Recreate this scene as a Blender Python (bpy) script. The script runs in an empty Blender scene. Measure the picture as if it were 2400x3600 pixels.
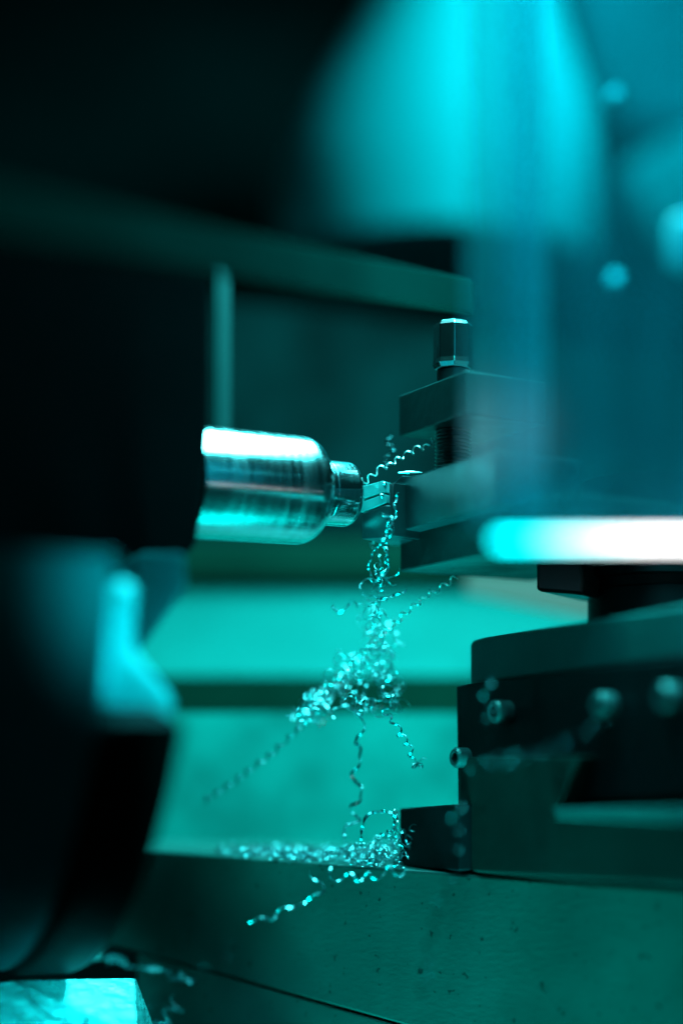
import bpy, bmesh, math, random
from mathutils import Vector, Matrix
random.seed(7)
S = 0.001                       # the scene is laid out in millimetres
D = 300.0                       # lens to the plane of focus
sc = bpy.context.scene
C = sc.collection

# ------------------------------------------------------------------ camera
cd = bpy.data.cameras.new('camera'); cam = bpy.data.objects.new('camera', cd); C.objects.link(cam)
cam.location = (0, -D*S, 0); cam.rotation_euler = (math.pi/2, 0, 0)
cd.sensor_fit = 'VERTICAL'; cd.sensor_height = 36; cd.sensor_width = 24
cd.lens = 60; cd.shift_y = 49/180
cd.clip_start = 0.01; cd.clip_end = 20
cd.dof.use_dof = True; cd.dof.focus_distance = 0.300; cd.dof.aperture_fstop = 3.2
sc.camera = cam
sc.view_settings.view_transform = 'Standard'; sc.view_settings.look = 'None'
sc.view_settings.exposure = 0; sc.view_settings.gamma = 1
sc.cycles.use_denoising = True
sc.cycles.sample_clamp_indirect = 4
sc.cycles.max_bounces = 6; sc.cycles.transparent_max_bounces = 12
sc.cycles.caustics_reflective = False; sc.cycles.caustics_refractive = False
# ------------------------------------------------------------------ world
w = bpy.data.worlds.new('World'); sc.world = w; w.use_nodes = True
w.node_tree.nodes['Background'].inputs[0].default_value = (0.0, 0.72, 0.8, 1)
w.node_tree.nodes['Background'].inputs[1].default_value = 0.012
# ------------------------------------------------------------------ lamps
def area(name, loc, target, sx, sy, power, color, spread=180):
    l = bpy.data.lights.new(name, 'AREA'); l.shape = 'RECTANGLE'
    l.size = sx*S; l.size_y = sy*S; l.energy = power; l.color = color; l.spread = math.radians(spread)
    o = bpy.data.objects.new(name, l); C.objects.link(o)
    o.location = Vector(loc)*S
    d = (Vector(target)-Vector(loc)); o.rotation_euler = d.to_track_quat('-Z', 'Y').to_euler()
    return o
CY = (0.022, 0.93, 1.0); GC = (0.02, 1.0, 0.90)
k_ = area('key_lamp', (30, 14, 198), (30, 14, 0), 78, 190, 1.1, (0.015, 0.95, 1.0), 130); k_.rotation_euler = (0, 0, math.radians(21))
k_ = area('key_core_fill', (32, 12, 196), (32, 12, 0), 62, 172, 0.70, (0.2, 0.96, 1.0), 130); k_.rotation_euler = (0, 0, math.radians(21))  # added lamp nested in the key to whiten the bar's highlight
area('front_lamp', (-60, -190, 210), (-10, 40, -10), 50, 40, 0.03, GC, 120)
area('under_fill', (18, -34, -50), (6, -4, 50), 80, 88, 0.12, (0, 1, 0.95), 38)  # unseen lamp added below to make the bar's lower highlight
area('glint_fill', (-50, -60, 260), (0, 10, 0), 6, 6, 0.10, (0.2, 1, 1), 120)  # small lamp added only to raise glints on the chips
area('hood_fill', (150, 90, 320), (40, 250, 225), 80, 80, 0.17, CY, 64)  # added out of view to brighten the hood alone
area('guard_fill', (62, -128, 215), (58, -84, 60), 60, 14, 0.05, (0.02, 0.9, 1.0), 60)  # added lamp grazing the guard so its haze shows
area('jaw_fill', (0, -240, 70), (-31, -60, 21), 8, 8, 0.0010, CY, 8)  # narrow spot added to brighten the lower jaw
area('warm_lamp', (150, 60, 60), (30, 85, 45), 24, 24, 0.012, (1.0, 0.6, 0.55), 70)
area('pink_fill', (70, -230, 60), (19, -78, 47), 6, 6, 0.0002, (1.0, 0.75, 0.8), 6)  # narrow spot added to tint the guard's edge strip pink
area('block_fill', (-6, -200, -22), (-44, -18, -38), 10, 10, 0.004, CY, 10)  # narrow spot added to brighten the corner block

# ------------------------------------------------------------------ materials
M = {}
def mat(name, base, metal=0.0, rough=0.5, var=0.0, vscale=60, stretch=(1,1,1), bump=0.0, bscale=300, bstretch=(1,1,1), spec=0.5, aniso=0.0, speck=0.0, rvar=0.0):
    m = bpy.data.materials.new(name); m.use_nodes = True; nt = m.node_tree; N = nt.nodes; L = nt.links
    b = N['Principled BSDF']
    b.inputs['Base Color'].default_value = (*base, 1); b.inputs['Metallic'].default_value = metal
    b.inputs['Roughness'].default_value = rough; b.inputs['Specular IOR Level'].default_value = spec
    if aniso: b.inputs['Anisotropic'].default_value = aniso
    tc = N.new('ShaderNodeTexCoord')
    def noise(scale, st, detail=5):
        mp = N.new('ShaderNodeMapping'); mp.inputs['Scale'].default_value = st
        L.new(tc.outputs['Object'], mp.inputs['Vector'])
        n = N.new('ShaderNodeTexNoise'); n.inputs['Scale'].default_value = scale; n.inputs['Detail'].default_value = detail
        L.new(mp.outputs[0], n.inputs['Vector']); return n
    if var:
        n = noise(vscale, stretch)
        r = N.new('ShaderNodeValToRGB')
        r.color_ramp.elements[0].position = 0.3; r.color_ramp.elements[1].position = 0.7
        r.color_ramp.elements[0].color = (*[c*(1-var) for c in base], 1)
        r.color_ramp.elements[1].color = (*[min(1, c*(1+var)) for c in base], 1)
        L.new(n.outputs['Fac'], r.inputs[0]); col = r.outputs[0]
        if speck:
            n2 = noise(vscale*26, (1,1,1), 2)
            r2 = N.new('ShaderNodeValToRGB'); r2.color_ramp.elements[0].position = 0.27; r2.color_ramp.elements[1].position = 0.33
            r2.color_ramp.elements[0].color = (1-speck,)*3+(1,)
            L.new(n2.outputs['Fac'], r2.inputs[0])
            mx = N.new('ShaderNodeMix'); mx.data_type = 'RGBA'; mx.blend_type = 'MULTIPLY'; mx.inputs[0].default_value = 1
            L.new(col, mx.inputs[6]); L.new(r2.outputs[0], mx.inputs[7]); col = mx.outputs[2]
        L.new(col, b.inputs['Base Color'])
    if rvar:
        n = noise(vscale*2.3, stretch)
        mr = N.new('ShaderNodeMapRange'); mr.inputs['From Min'].default_value = 0.3; mr.inputs['From Max'].default_value = 0.7
        mr.inputs['To Min'].default_value = max(0.02, rough-rvar); mr.inputs['To Max'].default_value = rough+rvar
        L.new(n.outputs['Fac'], mr.inputs[0]); L.new(mr.outputs[0], b.inputs['Roughness'])
    if bump:
        n = noise(bscale, bstretch)
        bp = N.new('ShaderNodeBump'); bp.inputs['Strength'].default_value = bump; bp.inputs['Distance'].default_value = 0.0005
        L.new(n.outputs['Fac'], bp.inputs['Height']); L.new(bp.outputs[0], b.inputs['Normal'])
    M[name] = m; return m
mat('dark_wall', (0.004, 0.02, 0.02), 0, 0.9, 0.5, 8, spec=0.1)
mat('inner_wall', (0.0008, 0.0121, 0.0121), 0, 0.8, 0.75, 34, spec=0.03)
mat('hood_paint', (0.006, 0.55, 0.60), 0, 0.6, 0.25, 9, spec=0.2)
mat('arm_paint', (0.004, 0.34, 0.37), 0, 0.8, 0.25, 9, spec=0.05)
mat('cover_paint', (0.0032, 0.1600, 0.1920), 0, 0.8, 0.5, 16, spec=0.05)
mat('rim_lip_tone', (0.003, 0.03, 0.03), 0, 0.7, 0.2, 30, spec=0.1)
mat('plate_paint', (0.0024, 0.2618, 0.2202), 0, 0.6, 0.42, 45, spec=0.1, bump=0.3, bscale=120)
mat('rail_paint', (0.0035, 0.0968, 0.0845), 0, 0.8, 0.12, 30, spec=0.02)
mat('lip_paint', (0.0007, 0.0245, 0.0154), 0, 0.8, 0.2, 30, spec=0.03)
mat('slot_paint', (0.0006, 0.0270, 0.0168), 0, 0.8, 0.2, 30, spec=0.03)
mat('screw_steel', (0.0600, 0.1800, 0.1800), 0.6, 0.3, 0.2, 60)
mat('black_gap', (0.002, 0.03, 0.02), 0, 0.9, spec=0.05)
mat('beam_paint', (0.0013, 0.0210, 0.0185), 0, 0.8, 0.4, 25, spec=0.0)
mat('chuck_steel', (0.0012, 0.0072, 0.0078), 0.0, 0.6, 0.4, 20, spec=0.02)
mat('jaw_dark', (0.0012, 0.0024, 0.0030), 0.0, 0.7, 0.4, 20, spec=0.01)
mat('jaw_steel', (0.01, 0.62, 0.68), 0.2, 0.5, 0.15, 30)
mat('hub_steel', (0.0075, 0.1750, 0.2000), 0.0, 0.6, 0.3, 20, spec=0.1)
mat('turned_steel', (0.86, 0.86, 0.88), 1.0, 0.16, 0.12, 30, (22,0.6,0.6), bump=0.14, bscale=60, bstretch=(40,0.5,0.5), rvar=0.07)
mat('stub_steel', (0.86, 0.86, 0.88), 1.0, 0.13, 0.1, 30, (20,0.3,0.3), bump=0.08, bscale=90, bstretch=(12,0.4,0.4))
mat('ground_steel', (0.0029, 0.0263, 0.0263), 0.0, 0.42, 0.3, 60, spec=0.25, bump=0.2, bscale=500, rvar=0.1)
mat('holder_steel', (0.0040, 0.0240, 0.0272), 0.25, 0.36, 0.3, 50, bump=0.15, bscale=400, rvar=0.1)
mat('insert_coat', (0.10, 0.55, 0.55), 0.6, 0.28, 0.25, 120, bump=0.1, bscale=600)
mat('black_oxide', (0.012, 0.02, 0.022), 0.4, 0.3, 0.3, 80, bump=0.1, bscale=300)
mat('bolt_steel', (0.28, 0.30, 0.31), 1.0, 0.2, 0.3, 120, (1,1,0.3), bump=0.25, bscale=250)
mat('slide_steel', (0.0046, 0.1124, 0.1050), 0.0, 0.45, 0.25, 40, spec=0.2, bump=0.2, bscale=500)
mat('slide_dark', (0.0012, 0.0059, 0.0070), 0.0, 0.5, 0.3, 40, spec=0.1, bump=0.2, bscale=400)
mat('base_paint', (0.0021, 0.0273, 0.0231), 0.0, 0.5, 0.35, 35, spec=0.12, bump=0.2, bscale=500)
mat('bed_iron', (0.0037, 0.0750, 0.0630), 0.2, 0.42, 0.4, 28, bump=0.13, bscale=900, bstretch=(0.7,0.7,1.6), speck=0.7, rvar=0.12)
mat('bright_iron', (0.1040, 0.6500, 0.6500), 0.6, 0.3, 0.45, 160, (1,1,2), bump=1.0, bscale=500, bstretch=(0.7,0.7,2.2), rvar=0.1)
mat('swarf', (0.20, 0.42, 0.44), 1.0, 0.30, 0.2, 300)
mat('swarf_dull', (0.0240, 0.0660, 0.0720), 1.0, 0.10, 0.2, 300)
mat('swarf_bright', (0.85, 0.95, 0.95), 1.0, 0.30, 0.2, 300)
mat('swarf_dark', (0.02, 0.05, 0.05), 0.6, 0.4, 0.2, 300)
mat('beige_card', (0.16, 0.095, 0.075), 0, 0.8, 0.1, 30)
mat('pale_cap', (0.1, 0.35, 0.38), 0, 0.4)
mat('brass_dim', (0.02, 0.5, 0.6), 0.2, 0.4, 0.1, 30)

def acrylic(name, trans, veil, fac, rough=0.35):
    m = bpy.data.materials.new(name); m.use_nodes = True; nt = m.node_tree; N = nt.nodes; L = nt.links
    N.remove(N['Principled BSDF']); out = N['Material Output']
    t = N.new('ShaderNodeBsdfTransparent'); t.inputs[0].default_value = (*trans, 1)
    d = N.new('ShaderNodeBsdfPrincipled'); d.inputs['Base Color'].default_value = (*veil, 1); d.inputs['Roughness'].default_value = rough
    tc = N.new('ShaderNodeTexCoord'); n = N.new('ShaderNodeTexNoise'); n.inputs['Scale'].default_value = 26; n.inputs['Detail'].default_value = 3; n.inputs['Distortion'].default_value = 1.2
    mp = N.new('ShaderNodeMapping'); mp.inputs['Scale'].default_value = (1.6, 1, 0.45); mp.inputs['Rotation'].default_value = (0, 0.25, 0)
    L.new(tc.outputs['Object'], mp.inputs['Vector']); L.new(mp.outputs[0], n.inputs['Vector'])
    mr = N.new('ShaderNodeMapRange'); mr.inputs['From Min'].default_value = 0.3; mr.inputs['From Max'].default_value = 0.7
    mr.inputs['To Min'].default_value = fac*0.45; mr.inputs['To Max'].default_value = min(1, fac*1.7)
    L.new(n.outputs['Fac'], mr.inputs[0])
    mx = N.new('ShaderNodeMixShader'); L.new(mr.outputs[0], mx.inputs[0]); L.new(t.outputs[0], mx.inputs[1]); L.new(d.outputs[0], mx.inputs[2])
    L.new(mx.outputs[0], out.inputs['Surface']); M[name] = m; return m
acrylic('guard_sheet', (0.62, 0.93, 0.96), (0.01, 0.36, 0.46), 0.22)
acrylic('guard_edge', (0.8, 0.97, 0.99), (0.10, 0.52, 0.58), 0.36)

def highlight_mat():  # emission stands in for the highlight on the guard's lower edge
    m = bpy.data.materials.new('highlight_glow'); m.use_nodes = True; nt = m.node_tree; N = nt.nodes; L = nt.links
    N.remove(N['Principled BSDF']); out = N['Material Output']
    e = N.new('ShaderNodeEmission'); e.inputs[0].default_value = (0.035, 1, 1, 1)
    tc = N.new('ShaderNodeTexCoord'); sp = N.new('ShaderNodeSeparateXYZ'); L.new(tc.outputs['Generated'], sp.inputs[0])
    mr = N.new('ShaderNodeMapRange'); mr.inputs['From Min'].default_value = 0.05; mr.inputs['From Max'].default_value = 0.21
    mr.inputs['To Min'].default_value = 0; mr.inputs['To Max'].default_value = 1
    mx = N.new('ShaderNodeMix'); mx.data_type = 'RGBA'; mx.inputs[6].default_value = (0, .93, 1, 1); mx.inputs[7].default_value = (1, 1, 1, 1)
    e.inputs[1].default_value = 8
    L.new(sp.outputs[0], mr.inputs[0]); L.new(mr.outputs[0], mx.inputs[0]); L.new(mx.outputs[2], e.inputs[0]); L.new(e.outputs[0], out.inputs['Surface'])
    M['highlight_glow'] = m
highlight_mat()

# ------------------------------------------------------------------ helpers
def P(px, py, y):
    k = (D+y)/D
    return Vector(((px-1200)*.05*k, y, (2780-py)*.05*k))
def on(px, py, o, d):
    """point seen at px,py on the upright plane through o (x,y) along d (x,y)"""
    sx = (px-1200)*.05; r = d[0]/d[1]
    y = (o[0]-sx-o[1]*r)/(sx/D-r)
    return P(px, py, y)
def V2(px, y): p = P(px, 2780, y); return (p.x, p.y)
TV = (0.5, -0.866); TU = (0.866, 0.5)          # along and across the tool post
def link(name, bm, m, parent=None, smooth=False, bevel=0, seg=2, auto=None):
    bmesh.ops.recalc_face_normals(bm, faces=bm.faces)
    me = bpy.data.meshes.new(name)
    c = Vector((0,0,0))
    if parent is None:
        vs = [v.co for v in bm.verts]
        c = Vector(((min(v.x for v in vs)+max(v.x for v in vs))/2, (min(v.y for v in vs)+max(v.y for v in vs))/2, min(v.z for v in vs)))
    else:
        c = parent['_c'] if '_c' in parent else (0,0,0); c = Vector(c)
    for v in bm.verts: v.co = (v.co-c)*S
    bm.to_mesh(me); bm.free()
    o = bpy.data.objects.new(name, me); C.objects.link(o); me.materials.append(M[m])
    if parent is None: o.location = c*S; o['_c'] = tuple(c)
    else: o.parent = parent; o['_c'] = tuple(c)
    if smooth:
        for p in me.polygons: p.use_smooth = True
        if auto:
            for e in me.edges: pass
            me.set_sharp_from_angle(angle=math.radians(auto))
    if bevel:
        b = o.modifiers.new('bevel', 'BEVEL'); b.width = bevel*S; b.segments = seg; b.limit_method = 'ANGLE'; b.angle_limit = math.radians(35)
    return o
def thing(name, loc, label, cat, group=None):
    o = bpy.data.objects.new(name, None); C.objects.link(o); o.location = Vector(loc)*S; o['_c'] = tuple(loc)
    o.empty_display_size = 0.01
    return tag(o, label, cat, group)
def tag(o, label=None, cat=None, group=None, kind=None):
    if label: o['label'] = label
    if cat: o['category'] = cat
    if group: o['group'] = group
    if kind: o['kind'] = kind
    return o
def prism(front, vec, bm=None):
    bm = bm or bmesh.new(); vec = Vector(vec)
    a = [bm.verts.new(p) for p in front]; b = [bm.verts.new(Vector(p)+vec) for p in front]; n = len(a)
    bm.faces.new(a); bm.faces.new(b[::-1])
    for i in range(n): bm.faces.new((a[i], b[i], b[(i+1)%n], a[(i+1)%n]))
    return bm
def box(corner, z0, z1, da, la, db, lb):
    """corner (x,y), heights z0 z1, two flat directions with lengths"""
    x, y = corner
    pts = [Vector((x,y,z0)), Vector((x+da[0]*la, y+da[1]*la, z0)), Vector((x+da[0]*la, y+da[1]*la, z1)), Vector((x,y,z1))]
    return prism(pts, (db[0]*lb, db[1]*lb, 0))
def lathe(prof, origin, axis, n=64, bm=None, caps=True):
    """prof: list of (distance along axis, radius)"""
    bm = bm or bmesh.new(); axis = Vector(axis).normalized(); o = Vector(origin)
    e1 = axis.orthogonal().normalized(); e2 = axis.cross(e1)
    rings = []
    for s, r in prof:
        rings.append([bm.verts.new(o+axis*s+(e1*math.cos(2*math.pi*i/n)+e2*math.sin(2*math.pi*i/n))*r) for i in range(n)])
    for a, b in zip(rings, rings[1:]):
        for i in range(n): bm.faces.new((a[i], a[(i+1)%n], b[(i+1)%n], b[i]))
    if caps: bm.faces.new(rings[0][::-1]); bm.faces.new(rings[-1])
    return bm
def zpy(py, y): return (2780-py)*.05*(D+y)/D

# ------------------------------------------------------------------ background
bw = link('back_wall', prism([Vector((-700,420,-400)), Vector((700,420,-400)), Vector((700,420,800)), Vector((-700,420,800))], (0,20,0)), 'dark_wall'); tag(bw, kind='structure')
# inner guard wall seen between chuck and tool
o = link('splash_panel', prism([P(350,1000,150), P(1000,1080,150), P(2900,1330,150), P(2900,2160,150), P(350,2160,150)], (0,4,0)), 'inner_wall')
tag(o, 'dark teal sheet panel behind the bolt and the turned bar', 'panel')
# top beam
o = link('guard_beam', prism([P(-300,575,-112), P(1650,975,-12), P(1650,1098,-12), P(-300,785,-112)], (1,3,0)), 'beam_paint', bevel=1)
tag(o, 'dim green beam sloping down across the top of the dark chuck', 'beam')
# hood: a tapered rounded housing lit from the right
bm = bmesh.new(); n = 40
rings = []
hc = P(1570, 0, 250)
for z, rl, xo in ((P(0,940,250).z, 48, 0), (P(0,900,250).z, 51, 0), (P(0,600,250).z, 51, 0), (P(0,420,250).z, 47, 3), (P(0,150,250).z, 34, 7), (P(0,-60,250).z, 26, 10), (P(0,-400,250).z, 18, 14)):
    rings.append([bm.verts.new((hc.x-4+xo+rl*math.cos(a)*1.0, 250+45*math.sin(a), z)) for a in [2*math.pi*i/n for i in range(n)]])
for a, b in zip(rings, rings[1:]):
    for i in range(n): bm.faces.new((a[i], a[(i+1)%n], b[(i+1)%n], b[i]))
bm.faces.new(rings[0][::-1]); bm.faces.new(rings[-1])
o = link('machine_hood', bm, 'hood_paint', smooth=True, auto=50)
tag(o, 'large bright cyan tapered housing blurred behind the clear guard', 'machine housing')
# arm at the far right
o = link('curved_arm', prism([P(2170,590,230), P(2330,480,230), P(2700,330,230), P(2700,1080,230), P(2420,960,230), P(2300,820,230)], (0,30,0)), 'arm_paint', bevel=4)
tag(o, 'bright cyan slanting arm at the upper right behind the guard', 'machine arm')
o = link('rear_cover', prism([P(1960,-200,270), P(2900,-200,270), P(2900,420,270), P(2260,430,270), P(2080,330,270)], (0,20,0)), 'cover_paint', bevel=4)
tag(o, 'dull cyan cover panel in the top right corner beyond the guard', 'cover panel')
for px, py, r, lab in ((2155,350,1.5,'small round knob catching light in the upper right'), (2155,992,1.6,'small round knob low on the guard above the glowing highlight, left of the pale cap')):
    o = link('knob', lathe([(0,r),(3,r),(4,r*.6)], P(px,py,90), (0,-1,0), 24), 'brass_dim', smooth=True, auto=40); tag(o, lab, 'knob')

o = link('pale_cap', lathe([(0,2.4),(6,2.4),(7,1.6)], P(2400,940,-60), (0,0,1), 24), 'pale_cap', smooth=True, auto=40); tag(o, 'small pale cap on the right edge beside the guard', 'cap')
# rear plates
rl = thing('tray_rail', P(1200,2400,95), 'bright teal rail above the dark slot behind the hanging swarf', 'rail')
prof = []
for i in range(13):
    a = math.radians(90*i/12); prof.append((2000+ (1-math.cos(a))*0+ 180*(1-math.sin(a))*1.0, 95+22*math.cos(a)))
pts = [Vector((-90, 95+30, zpy(2030, 125)))]
# cross-section in (y,z): sloping upper cheek, upright lower face
sec = [(128, zpy(2030,128)), (122, zpy(2045,122)), (119, zpy(2120,119)), (113, zpy(2190,113)), (107, zpy(2260,107)), (98, zpy(2330,98)), (88, zpy(2366,88)), (87, zpy(2376,87)), (128, zpy(2376,87))]
bm = prism([Vector((-110, y, z)) for y, z in sec], (330,0,0))
link('rail_body', bm, 'rail_paint', rl, smooth=True, auto=50)
link('rail_lip', prism([Vector((-110, 118, zpy(2035,118))), Vector((220, 118, zpy(2055,118))), Vector((220, 118, zpy(1910,118))), Vector((-110, 118, zpy(1890,118)))], (0,12,0)), 'lip_paint', rl, bevel=1.5)
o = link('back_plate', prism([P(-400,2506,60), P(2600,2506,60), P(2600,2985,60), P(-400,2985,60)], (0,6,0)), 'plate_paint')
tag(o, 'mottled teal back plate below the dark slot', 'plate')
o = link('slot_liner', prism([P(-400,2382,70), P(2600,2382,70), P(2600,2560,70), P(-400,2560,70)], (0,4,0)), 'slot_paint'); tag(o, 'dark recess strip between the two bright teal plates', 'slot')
o = link('cardboard_piece', prism([P(1640,2010,85), P(2200,2040,85), P(2200,2200,85), P(1900,2140,85), P(1640,2085,85)], (0,3,0)), 'beige_card'); tag(o, 'dull brown strip under the tool holder, beside the round column', 'strip')

# ------------------------------------------------------------------ bed
BD = (0.88, -0.475); BO = V2(1350, 2)
def bp(px, py): return on(px, py, BO, BD)
bed = thing('lathe_bed', bp(1200,3600), 'teal cast iron bed with a dark seam under the swarf pile', 'machine bed')
top = [(200,2966),(470,2985),(900,3019),(1400,3055),(1900,3094),(2500,3140)]
seam = [(200,3268),(620,3384),(1000,3487),(1600,3655),(2500,3900)]
bm = prism([bp(*p) for p in top]+[bp(*p) for p in seam[::-1]], (58,62,0))
link('upper_way', bm, 'bed_iron', bed, bevel=0.5)
bm = prism([bp(x,y+8) for x,y in [(482,3346)]+seam[1:]]+[bp(2500,4200), bp(482,4200)], (50,55,0))
link('lower_way', bm, 'bed_iron', bed, bevel=0.25)
bm = prism([bp(x+10,y-12)+Vector((1.2,1.2,0)) for x,y in seam[1:]]+[bp(x+10,y+30)+Vector((1.2,1.2,0)) for x,y in seam[:0:-1]], (3,3,0))
link('seam_filler', bm, 'black_gap', bed)
# bright machined block, bottom left
o = link('machined_block', prism([P(-250,3500,-16), P(40,3452,-14), P(478,3436,-2), P(478,3640,-18), P(478,4000,-18), P(-250,4000,-26)], (3,14,-14)), 'bright_iron', bevel=0.4)
tag(o, 'brightly lit rough steel block at the bottom left beside the bed', 'steel block')

# ------------------------------------------------------------------ slide
sl = thing('compound_slide', P(1900,3060,-20), 'dark stepped slide with socket screws under the tool post', 'machine slide')
Oa = V2(1650, 8)
bm = prism([on(1650,2262,Oa,TV), on(1662,2250,Oa,TV), on(1700,2240,Oa,TV), on(2700,2080,Oa,TV), on(2700,2270,Oa,TV), on(1650,2404,Oa,TV)], (26,15,0))
link('top_plate', bm, 'slide_steel', sl, bevel=0.5)
Ob = V2(1602, 6)
bm = prism([on(1602,2412,Ob,TV), on(1640,2404,Ob,TV), on(2700,2275,Ob,TV), on(2700,2790,Ob,TV), on(1608,2830,Ob,TV)], (30,17,0))
link('side_block', bm, 'slide_dark', sl, bevel=0.3)
Oc = V2(1612, -2)
bm = prism([on(1612,2672,Oc,TV), on(1640,2662,Oc,TV), on(2022,2657,Oc,TV), on(1962,2836,Oc,TV), on(2700,2850,Oc,TV), on(2700,3150,Oc,TV), on(1612,3062,Oc,TV)], (26,15,0))
link('base_block', bm, 'base_paint', sl, bevel=0.5)
Od = V2(1402, 10)
bm = prism([on(1402,2842,Od,TV), on(1612,2826,Od,TV), on(1612,3062,Od,TV), on(1402,3046,Od,TV)], (26,15,0))
link('end_block', bm, 'slide_dark', sl, bevel=0.4)
bm = prism([on(1960,2838,Oc,TV)+Vector((-1,-.6,0)), on(2700,2846,Oc,TV)+Vector((-1,-.6,0)), on(2700,2892,Oc,TV)+Vector((-1,-.6,0)), on(1975,2880,Oc,TV)+Vector((-1,-.6,0))], (.7,.4,0))
link('gib_strip', bm, 'slide_steel', sl, bevel=0.2)
nx = Vector((-0.866, -0.5, 0))
for px, py, pl, r, ln in ((1785,2502,Ob,2.0,3.2), (2145,2478,Ob,2.0,2.8), (2372,2452,Ob,2.1,2.8), (1622,2664,Oc,1.8,1.6)):
    c = on(px, py, pl, TV)+nx*ln
    bm = lathe([(0,r),(ln*.0+.001,r),(ln+1,r)], c, -nx, 32, caps=False)
    # socket head: rim, recess and floor
    bm.free()
    bm = lathe([(ln+1,r),(.4,r),(0,r-.35),(0,r*.55),(1.6,r*.5),(1.6,.01)], c, -nx, 36, caps=False)
    link('socket_screw', bm, 'screw_steel', sl, smooth=True, auto=30)

# tool post column
cp = thing('tool_post_column', P(2260,2180,5), 'dark round column with a ring under the glowing highlight', 'column')
c0 = P(2290, 2200, 8); ztop = P(0,1700,8).z-c0.z
link('column_body', lathe([(0,11.5),(6,11.5),(6.4,11),(8,11),(8.3,12.6),(ztop,12.6)], c0, (0,0,1), 64), 'slide_dark', cp, smooth=True, auto=35)
o = link('lock_plate', prism([P(1882,1975,-2), P(2040,1975,-2), P(2052,2040,-2), P(2046,2092,-2), P(1990,2086,-2), P(1882,2078,-2)], (10,16,0)), 'black_oxide', bevel=.6)
tag(o, 'small black block hanging under the holder next to the round column', 'block')

# ------------------------------------------------------------------ tool post
tp = thing('tool_clamp', P(1550,2010,5), 'steel clamping plates gripping the cutting tool under a shiny bolt', 'tool clamp')
yc = 8; cc = V2(1400, yc)
link('upper_plate', box(cc, zpy(1535,yc), zpy(1390,yc), TV, 21.5, TU, 17), 'ground_steel', tp, bevel=.35)
cl = V2(1405, yc)
link('lower_plate', box(cl, zpy(2010,yc), zpy(1871,yc), TV, 48, TU, 29), 'ground_steel', tp, bevel=.35)
ch = V2(1372, 9)
bc = (cc[0]+TV[0]*9.5+TU[0]*5.5, cc[1]+TV[1]*9.5+TU[1]*5.5)
zt = zpy(1390,yc); zb = zpy(1535,yc)
bl = thing('clamp_bolt', (bc[0], bc[1], zt), 'shiny steel bolt head standing on the upper clamp plate', 'bolt')
zh0 = zpy(1300, bc[1]); zh1 = zpy(1131, bc[1])
bm = bmesh.new(); r = 3.55
# twelve facets, chamfered crown
lathe([(zh0-.2,2.7),(zh0,3.3),(zh0+.8,r+.15),(zh0+1.6,r),(zh1-1.0,r),(zh1-.45,r-.35),(zh1-.1,r-1.0),(zh1,r-1.5)], (bc[0],bc[1],0), (0,0,1), 8, bm)
link('bolt_head', bm, 'bolt_steel', bl, bevel=.12, seg=2)
link('bolt_collar', lathe([(zt-1,2.9),(zh0-.3,2.9)], (bc[0],bc[1],0), (0,0,1), 40), 'black_oxide', bl, smooth=True, auto=40)
prof = []; z = zpy(1690,bc[1])
while z < zb+.5:
    prof += [(z,2.95),(z+.28,3.3),(z+.36,3.3)]; z += .64
link('bolt_thread', lathe(prof, (bc[0],bc[1],0), (0,0,1), 40), 'black_oxide', bl)
bl['_c'] = tuple(bl['_c'])

# cutting tool
ct = thing('cutting_tool', P(1380,1890,3), 'steel turning tool with a bright carbide insert touching the bar', 'cutting tool')
Ot = V2(1372, 4)
bm = prism([on(1378,1700,Ot,TV), on(1410,1672,Ot,TV), on(1440,1674,Ot,TV), on(1460,1670,Ot,TV), on(1640,1612,Ot,TV), on(1740,1582,Ot,TV), on(1740,1778,Ot,TV), on(1405,1868,Ot,TV), on(1374,1884,Ot,TV)], (15,8.6,0))
link('shank', bm, 'holder_steel', ct, bevel=.3)
OH = V2(1256, 3); HV = (0.75, -0.66)
def hp(l): return [on(x, y, OH, HV) for x, y in l]
link('head', prism(hp([(1268,1806),(1356,1774),(1372,1776),(1372,1882),(1330,1890),(1271,1895)]), (6,9,0)), 'holder_steel', ct, bevel=.25)
link('head_cheek', prism([p+Vector((.4,-.2,0)) for p in hp([(1358,1700),(1378,1697),(1378,1884),(1362,1884)])], (8,8,0)), 'black_oxide', ct, bevel=.2)
link('shim', prism(hp([(1260,1769),(1304,1752),(1353,1737),(1357,1768),(1308,1788),(1268,1802)]), (5,8,0)), 'insert_coat', ct, bevel=.12)
ins = link('insert', prism(hp([(1249,1716),(1300,1702),(1346,1689),(1352,1730),(1302,1745),(1258,1761)]), (5,8,0)), 'insert_coat', ct, bevel=.12)
c = on(1342,1744,OH,HV)+Vector((-.2,-.5,0))
link('insert_screw', lathe([(0,.2),(.2,.42),(.5,.5),(1.6,.5)], c, (0.35,1,0), 20), 'stub_steel', ins, smooth=True)
c = on(1352,1702,OH,HV)+Vector((-.2,-.7,0))
link('insert_pin', lathe([(0,.15),(.2,.3),(1.6,.3)], c, (0.3,1,0), 20), 'stub_steel', ct, smooth=True)

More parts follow.
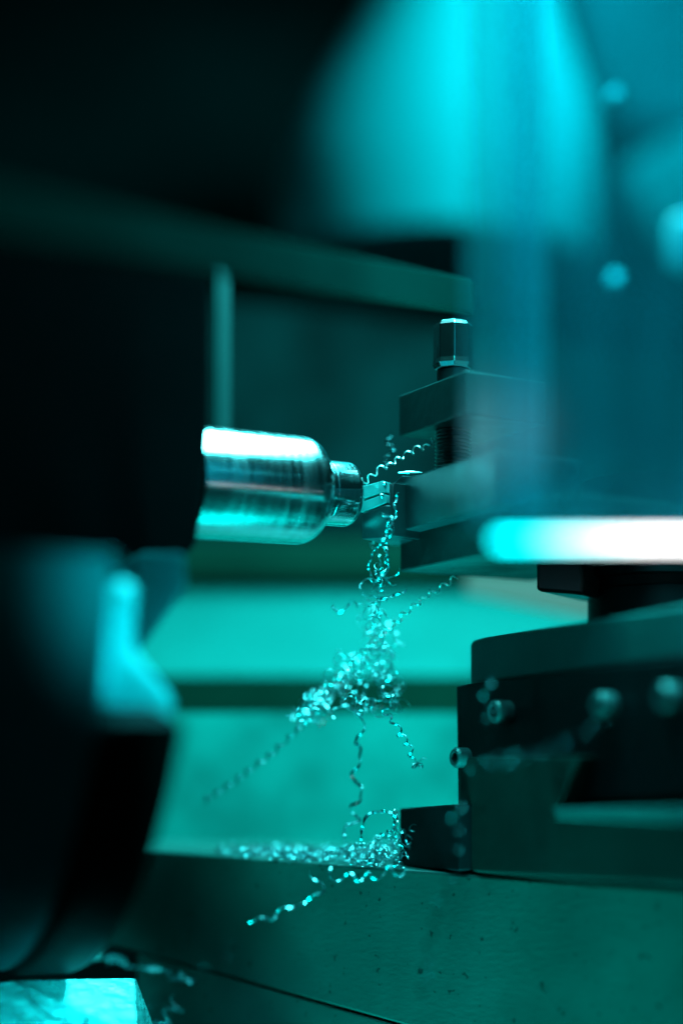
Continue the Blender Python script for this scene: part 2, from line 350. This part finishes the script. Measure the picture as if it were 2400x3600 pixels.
# ------------------------------------------------------------------ workpiece
a0 = P(735,1700,-12); a1 = P(1262,1742,3.5)
ax = (a1-a0); ax.z *= 1.0; L0 = ax.length; ax.normalize()
R = 9.35
def along(px):       # distance along axis for the given picture column
    lo, hi = -80, 80
    for _ in range(50):
        mid = (lo+hi)/2; p = a0+ax*mid; q = 1200+p.x/(.05*(D+p.y)/D)
        if q < px: lo = mid
        else: hi = mid
    return lo
wp = thing('workpiece', a0, 'shiny turned steel bar with a stepped end held by the chuck', 'steel bar')
s1 = along(1106)
def part_x(name, prof, m, n=128):
    bm = lathe(prof, (0,0,0), (1,0,0), n)
    o = link(name, bm, m, None, smooth=True, auto=40)
    # keep the mesh in its own axis frame so the turning marks run round the bar
    c = Vector(o['_c'])
    for v in o.data.vertices: v.co += c*S
    o.location = (0,0,0); o.parent = wp
    o.rotation_euler = Vector((1,0,0)).rotation_difference(ax).to_euler()
    return o
rc = 3.4
prof = [(-5,R)]+[(s1-rc*1.1-.02*i,R) for i in (0,)]
for i in range(1,11):
    a = math.radians(90*i/10); prof.append((s1-rc*1.1+rc*1.1*math.sin(a), R-rc+rc*math.cos(a)-0.0))
prof.append((s1, 3.0))
part_x('bar_body', prof, 'turned_steel')
s2 = along(1232); r2 = 5.7
prof = [(s1-.8,r2-.7),(s1+.2,r2-.7),(s1+.5,r2),(s1+1.6,r2),(s1+1.62,r2-.08),(s1+1.7,r2-.08),(s1+1.72,r2)]
for i in range(0,9):
    a = math.radians(80*i/8); prof.append((s2-1.5+1.5*math.sin(a), r2-1.5+1.5*math.cos(a)))
prof.append((s2, 1.0))
part_x('turned_end', prof, 'stub_steel')

# ------------------------------------------------------------------ chuck
chk = thing('lathe_chuck', P(200,3400,0), 'big dark three jaw chuck blurred at the left edge', 'chuck')
cax = Vector((math.cos(math.radians(23)), math.sin(math.radians(23)), 0))
wdir = Vector((cax.y, -cax.x, 0))
ctr = P(215, 1705, 0); Rc = 85.5
fr = []
for i in range(0, 61):
    ph = math.radians(31+ (200-31)*i/60)
    fr.append(ctr+wdir*(Rc*math.cos(ph))-Vector((0,0,Rc*math.sin(ph))))
for i in range(0, 20):
    ph = math.radians(200-(200-60)*i/19)
    fr.append(ctr+wdir*(40*math.cos(ph))-Vector((0,0,40*math.sin(ph))))
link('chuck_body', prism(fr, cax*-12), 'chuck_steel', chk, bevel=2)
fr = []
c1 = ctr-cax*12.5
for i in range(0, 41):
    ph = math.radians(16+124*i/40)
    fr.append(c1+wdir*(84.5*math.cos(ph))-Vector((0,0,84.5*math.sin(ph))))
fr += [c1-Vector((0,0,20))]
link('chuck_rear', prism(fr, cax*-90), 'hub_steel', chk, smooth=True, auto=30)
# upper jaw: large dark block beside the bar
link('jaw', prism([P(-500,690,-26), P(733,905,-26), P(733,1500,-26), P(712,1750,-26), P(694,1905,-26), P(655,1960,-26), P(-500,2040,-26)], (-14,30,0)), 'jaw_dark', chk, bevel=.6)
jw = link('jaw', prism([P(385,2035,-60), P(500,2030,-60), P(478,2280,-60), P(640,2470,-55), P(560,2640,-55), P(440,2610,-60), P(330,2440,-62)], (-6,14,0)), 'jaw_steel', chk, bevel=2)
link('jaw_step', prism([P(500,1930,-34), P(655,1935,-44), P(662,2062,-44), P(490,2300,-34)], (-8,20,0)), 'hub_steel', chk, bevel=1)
o = link('rim_lip_post', lathe([(0,2.2),(34,2.2),(36,1.7),(36.8,.8)], P(772,1540,40), (0,0,1), 32), 'rim_lip_tone', smooth=True, auto=50)  # added rod standing in for the lit lip of the chuck rim
tag(o, 'slim dim upright rod standing in for the lit chuck rim above the left end of the bar', 'chuck rim')

# ------------------------------------------------------------------ clear guard
g = thing('clear_guard', P(1900,1900,-84), 'scuffed clear plastic guard with a thick upright edge at the right', 'guard')
link('sheet', prism([P(1775,-900,-80), P(3000,-900,-80), P(3000,1905,-80), P(1775,1905,-80)], (0,2,0)), 'guard_sheet', g)
link('edge_strip', prism([P(1625,-900,-78), P(1768,-900,-78), P(1768,1830,-78), P(1650,1830,-78)], (1,5,0)), 'guard_edge', g)
link('edge_strip', prism([P(1768,-900,-70), P(1900,-900,-70), P(1900,1790,-70), P(1775,1790,-70)], (1,3,0)), 'guard_edge', g)
o = link('edge_highlight', lathe([(0,.3),(.3,.55),(90,.55)], P(1742,1898,-86), (1,0,0), 16), 'highlight_glow', smooth=True)  # added glowing rod in place of the blurred highlight on the guard's edge
tag(o, 'glowing rod standing in for the cyan to white highlight along the bottom of the guard', 'edge highlight')

# ------------------------------------------------------------------ swarf
def curve_pts(ctrl, n):
    """Catmull-Rom through the control points"""
    c = [ctrl[0]]+list(ctrl)+[ctrl[-1]]; out = []
    for i in range(1, len(c)-2):
        for k in range(n):
            t = k/n; p0,p1,p2,p3 = c[i-1],c[i],c[i+1],c[i+2]
            out.append(.5*((2*p1)+(-p0+p2)*t+(2*p0-5*p1+4*p2-p3)*t*t+(-p0+3*p1-3*p2+p3)*t**3))
    out.append(Vector(ctrl[-1])); return out
def chip(bm, ctrl, rad, pitch, w=.28, th=.10, loose=0.25, ph=0.0, steps=14, irr=0.45):
    """a ribbon of width 2w, thickness 2th wound round the path"""
    base = curve_pts([Vector(c) for c in ctrl], 24)
    # resample evenly
    ds = [0]
    for a, b in zip(base, base[1:]): ds.append(ds[-1]+(b-a).length)
    L_ = ds[-1]; N_ = max(8, int(L_/pitch*steps)) if rad > 0 else max(8, int(L_/.5))
    pts = []; j = 0
    T0 = (base[1]-base[0]).normalized(); e = T0.orthogonal().normalized()
    cen = []; fr_ = []
    for i in range(N_+1):
        s = L_*i/N_
        while j < len(ds)-2 and ds[j+1] < s: j += 1
        t = (s-ds[j])/max(1e-6, ds[j+1]-ds[j]); c = base[j].lerp(base[j+1], t); T = (base[j+1]-base[j]).normalized()
        e = (e-T*e.dot(T)).normalized(); f = T.cross(e)
        a = ph+2*math.pi*s/pitch+irr*(math.sin(s*.9+ph)+.6*math.sin(s*2.3+ph*2)) if rad > 0 else 0
        rr = rad*(1+loose*math.sin(s*1.7+ph*3)+loose*.6*math.sin(s*.63+ph)) if rad > 0 else 0
        cen.append(c+(e*math.cos(a)+f*math.sin(a))*rr); fr_.append((e*math.cos(a)+f*math.sin(a)))
    rings = []
    for i in range(N_+1):
        T = (cen[min(i+1,N_)]-cen[max(i-1,0)]).normalized()
        nrm = fr_[i]; nrm = (nrm-T*nrm.dot(T)); nrm = nrm.normalized() if nrm.length > 1e-5 else T.orthogonal()
        b = T.cross(nrm); tp_ = min(1, .25+min(i, N_-i)/4)
        rings.append([bm.verts.new(cen[i]+b*u_*w*tp_+nrm*v_*th*.6*tp_) for u_, v_ in ((-1,-1),(1,-1),(1,1),(-1,1))])
    for a, b in zip(rings, rings[1:]):
        for i in range(4): bm.faces.new((a[i], a[(i+1)%4], b[(i+1)%4], b[i]))
    bm.faces.new(rings[0][::-1]); bm.faces.new(rings[-1])
    return bm
GR = 'curled metal chips hanging and lying around the cut'
def swarf(pts, rad, pitch, label, name='metal_chip', m='swarf', **k):
    o = link(name, chip(bmesh.new(), [P(*p) for p in pts], rad, pitch, **k), m)
    tag(o, label, 'metal chip', GR); return o
swarf([(1268,1704,0),(1330,1655,0),(1385,1625,1),(1440,1590,2),(1500,1568,3),(1524,1545,3)], .5, 2.0, 'bright wavy chip rising from the insert toward the black thread', w=0.128, m='swarf_bright')
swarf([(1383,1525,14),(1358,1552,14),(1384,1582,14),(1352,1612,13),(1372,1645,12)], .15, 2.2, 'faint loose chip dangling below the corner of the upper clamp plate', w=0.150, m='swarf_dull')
swarf([(1400,1662,-1),(1440,1660,-1),(1483,1661,-1)], 0, 1, 'short straight bright sliver lying on top edge of the tool shank', w=0.165, th=.14, m='swarf_bright')
swarf([(1604,2030,4),(1500,2095,4),(1390,2186,5),(1320,2250,7),(1200,2370,9),(1110,2440,11)], .5, 2.15, 'long tight coil with sparkling beads running down left from under the lower plate', w=0.150, m='swarf_bright')
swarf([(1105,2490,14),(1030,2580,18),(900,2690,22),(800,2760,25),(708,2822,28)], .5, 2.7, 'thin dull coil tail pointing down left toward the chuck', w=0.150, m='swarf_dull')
swarf([(1340,2420,2),(1385,2460,0),(1350,2500,0),(1385,2540,0),(1430,2620,3),(1460,2690,6),(1490,2680,9)][:6]+[(1492,2680,9)], .6, 2.6, 'wavy coil tail hanging down right toward the end block', w=0.195)
swarf([(1250,2470,8),(1262,2600,10),(1245,2700,12),(1258,2790,12),(1240,2860,12)], .9, 6.5, 'loose open coil hanging straight down to the swarf pile', w=0.300)
swarf([(1232,2860,12),(1272,2880,11),(1220,2900,11),(1205,2960,10)], .2, 4, 'bent pale chip end standing on the swarf pile', w=0.225)
swarf([(1365,1890,0),(1320,1930,2),(1295,2000,4),(1330,2040,4),(1365,1990,4),(1350,1920,2)], .15, 3.0, 'round open loop of chip just below the tool head', w=0.195)
swarf([(1405,1735,-4),(1380,1770,-4),(1400,1800,-4),(1365,1840,-4),(1370,1880,-3),(1350,1930,-1)], .35, 3.2, 'wavy chip draped over the front of the tool head', w=0.195)
swarf([(1350,1800,-6),(1375,1850,-6),(1340,1900,-5),(1360,1960,-4),(1335,2030,-2),(1345,2090,0)], .5, 3.0, 'twisted chip strand hanging from the tool head to the tangle', w=0.180)
swarf([(1260,2138,8),(1235,2120,8),(1195,2150,9),(1168,2140,9),(1175,2125,9)], .2, 4, 'hooked chip sticking out left from the middle of the hanging tangle', w=0.255)
swarf([(1320,2110,2),(1375,2095,1),(1420,2085,0),(1425,2068,0)], .2, 4, 'short chip sticking out right below the tool', w=0.225)
swarf([(1390,2840,2),(1378,2852,1),(1385,2868,1),(1398,2850,1),(1390,2900,1),(1392,2960,1)], .3, 4, 'shiny chip climbing the corner of the dark end block', w=0.195, m='swarf_bright')
swarf([(1270,2960,4),(1280,2880,4),(1330,2852,3),(1385,2870,2),(1380,2930,2)], .1, 4, 'large bright arched loop of chip above the swarf pile', w=0.338)
swarf([(1150,3060,-8),(1210,3090,-9),(1290,3082,-9),(1370,3062,-10),(1425,3070,-11)], .9, 3.6, 'bright wavy chip lying across the top edge of the bed', w=0.210)
swarf([(1100,3060,-9),(1125,3130,-11),(1090,3165,-12),(1060,3168,-12),(1020,3200,-13),(950,3225,-14),(880,3250,-15)], .7, 5.5, 'broken chip hanging down the bed face below the pile', w=0.255)
swarf([(628,3515,-15),(600,3560,-16),(560,3610,-17),(540,3680,-17)], 1.3, 2.6, 'short open spring shaped chip at the bottom edge near the bright block', w=0.240)
swarf([(88,3470,-22),(120,3530,-22),(170,3570,-22),(240,3600,-21),(270,3640,-21)], 0, 1, 'thin dark wire like chip curving over the bright block at the corner', m='swarf_dark', w=.14, th=.12)
swarf([(300,3650,-21),(310,3585,-21),(350,3562,-21),(400,3580,-21),(440,3620,-21)], 0, 1, 'thin dark wire like chip arching up from the bottom edge', m='swarf_dark', w=.14, th=.12)
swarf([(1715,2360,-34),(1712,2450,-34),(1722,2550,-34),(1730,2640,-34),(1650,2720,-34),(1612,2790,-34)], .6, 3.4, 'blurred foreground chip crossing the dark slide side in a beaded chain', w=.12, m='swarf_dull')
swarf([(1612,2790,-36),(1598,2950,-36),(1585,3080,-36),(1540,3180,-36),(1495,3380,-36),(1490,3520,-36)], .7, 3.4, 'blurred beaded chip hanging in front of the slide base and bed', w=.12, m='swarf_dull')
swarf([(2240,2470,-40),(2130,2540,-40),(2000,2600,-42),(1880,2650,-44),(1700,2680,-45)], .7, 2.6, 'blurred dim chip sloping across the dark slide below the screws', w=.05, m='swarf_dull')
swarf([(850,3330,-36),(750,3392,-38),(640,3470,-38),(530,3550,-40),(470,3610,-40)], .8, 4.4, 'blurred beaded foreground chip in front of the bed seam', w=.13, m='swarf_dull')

# hanging tangle: many separate curls wound together
lab = ['upper', 'middle', 'lower left', 'lower right', 'lowest']
spots = []
def cloud(p0, p1, width, n, y, name, label, lens=(60,130)):
    bm = bmesh.new()
    for i in range(n):
        t = random.random(); cx = p0[0]+(p1[0]-p0[0])*t; cy = p0[1]+(p1[1]-p0[1])*t
        wd = width*(.5+.6*math.sin(math.pi*min(1, t+.15)))
        a = random.uniform(-1, 1)*1.3+math.atan2(p1[1]-p0[1], p1[0]-p0[0]); Ln = random.uniform(*lens)
        x0 = cx+random.gauss(0, wd*.45); y0 = cy+random.gauss(0, wd*.45); yy = y+random.uniform(-9, 11)
        pts = [(x0+Ln*q*math.cos(a+.9*q*random.uniform(-1,1))/2+random.gauss(0,5), y0+Ln*q*math.sin(a+.9*q*random.uniform(-1,1))/2+random.gauss(0,5), yy+random.uniform(-2,2)) for q in (-1,-.3,.4,1)]
        chip(bm, [P(*p) for p in pts], random.uniform(.5,1.05), random.uniform(2.6,5.6), w=random.uniform(.07,.13), th=.06, loose=.5, ph=random.uniform(0,6), steps=12)
    o = link(name, bm, 'swarf'); tag(o, label, 'swarf', kind='stuff'); return o
cloud((1330,1930), (1310,2150), 28, 9, 8, 'swarf_tangle', 'narrow neck of tangled chips right below the tool')
cloud((1310,2150), (1330,2330), 58, 20, 11, 'swarf_tangle', 'dense knot of tangled chips hanging in front of the bright rail')
cloud((1280,2320), (1050,2530), 56, 36, 15, 'swarf_tangle', 'tangled chips spreading down left across the dark slot')
cloud((1330,2330), (1380,2460), 40, 14, 11, 'swarf_tangle', 'tangled chips trailing down right across the dark slot', (50,110))
cloud((1240,2450), (1330,2480), 40, 9, 6, 'swarf_tangle', 'few large open curls in front of the middle of the dark slot', (90,160))
# pile on the bed
bm = bmesh.new()
for i in range(420):
    t = random.random()**.7
    px = 700+705*t
    e = on(px, 3000, BO, BD); depth = random.random()**1.3
    hgt = (1.3+6.2*max(0, (t-.55)/.45)**1.2)*random.random()**1.6
    edge = bp(px, 2990+65*(px-470)/930)
    back = Vector((.45, .9, 0))*depth*min(24, 57-edge.y)
    b = edge+back; b.z += .35+hgt
    a = random.uniform(0, 2*math.pi); Ln = random.uniform(.8, 2.4)
    dv = Vector((math.cos(a), math.sin(a), random.uniform(-.1,.7)))*Ln
    chip(bm, [b-dv*.5, b+Vector((random.gauss(0,.3),random.gauss(0,.3),.3)), b+dv*.5], random.uniform(.3,.75), random.uniform(1.0,2.2), w=random.uniform(.10,.2), th=.05, loose=.3, ph=random.uniform(0,6), steps=11)
o = link('swarf_pile', bm, 'swarf'); tag(o, 'glittering heap of small curled chips along the bed edge against the end block', 'swarf', kind='stuff')
bm = bmesh.new()
for i in range(46):
    px = random.uniform(280, 700); py = 3350+(px-280)*.27+random.uniform(-26,4)
    b = bp(px, py)+Vector((-.5,-.8,0)); a = random.uniform(0, 6.28)
    dv = Vector((math.cos(a), 0, math.sin(a)*.5))*random.uniform(.4,1.2)
    chip(bm, [b-dv, b, b+dv], .35, 1.3, w=.16, th=.06, ph=a, steps=10)
o = link('swarf_scatter', bm, 'swarf'); tag(o, 'small chips scattered along the left end of the bed seam', 'swarf', kind='stuff')
for o in sc.objects:
    if '_c' in o: del o['_c']
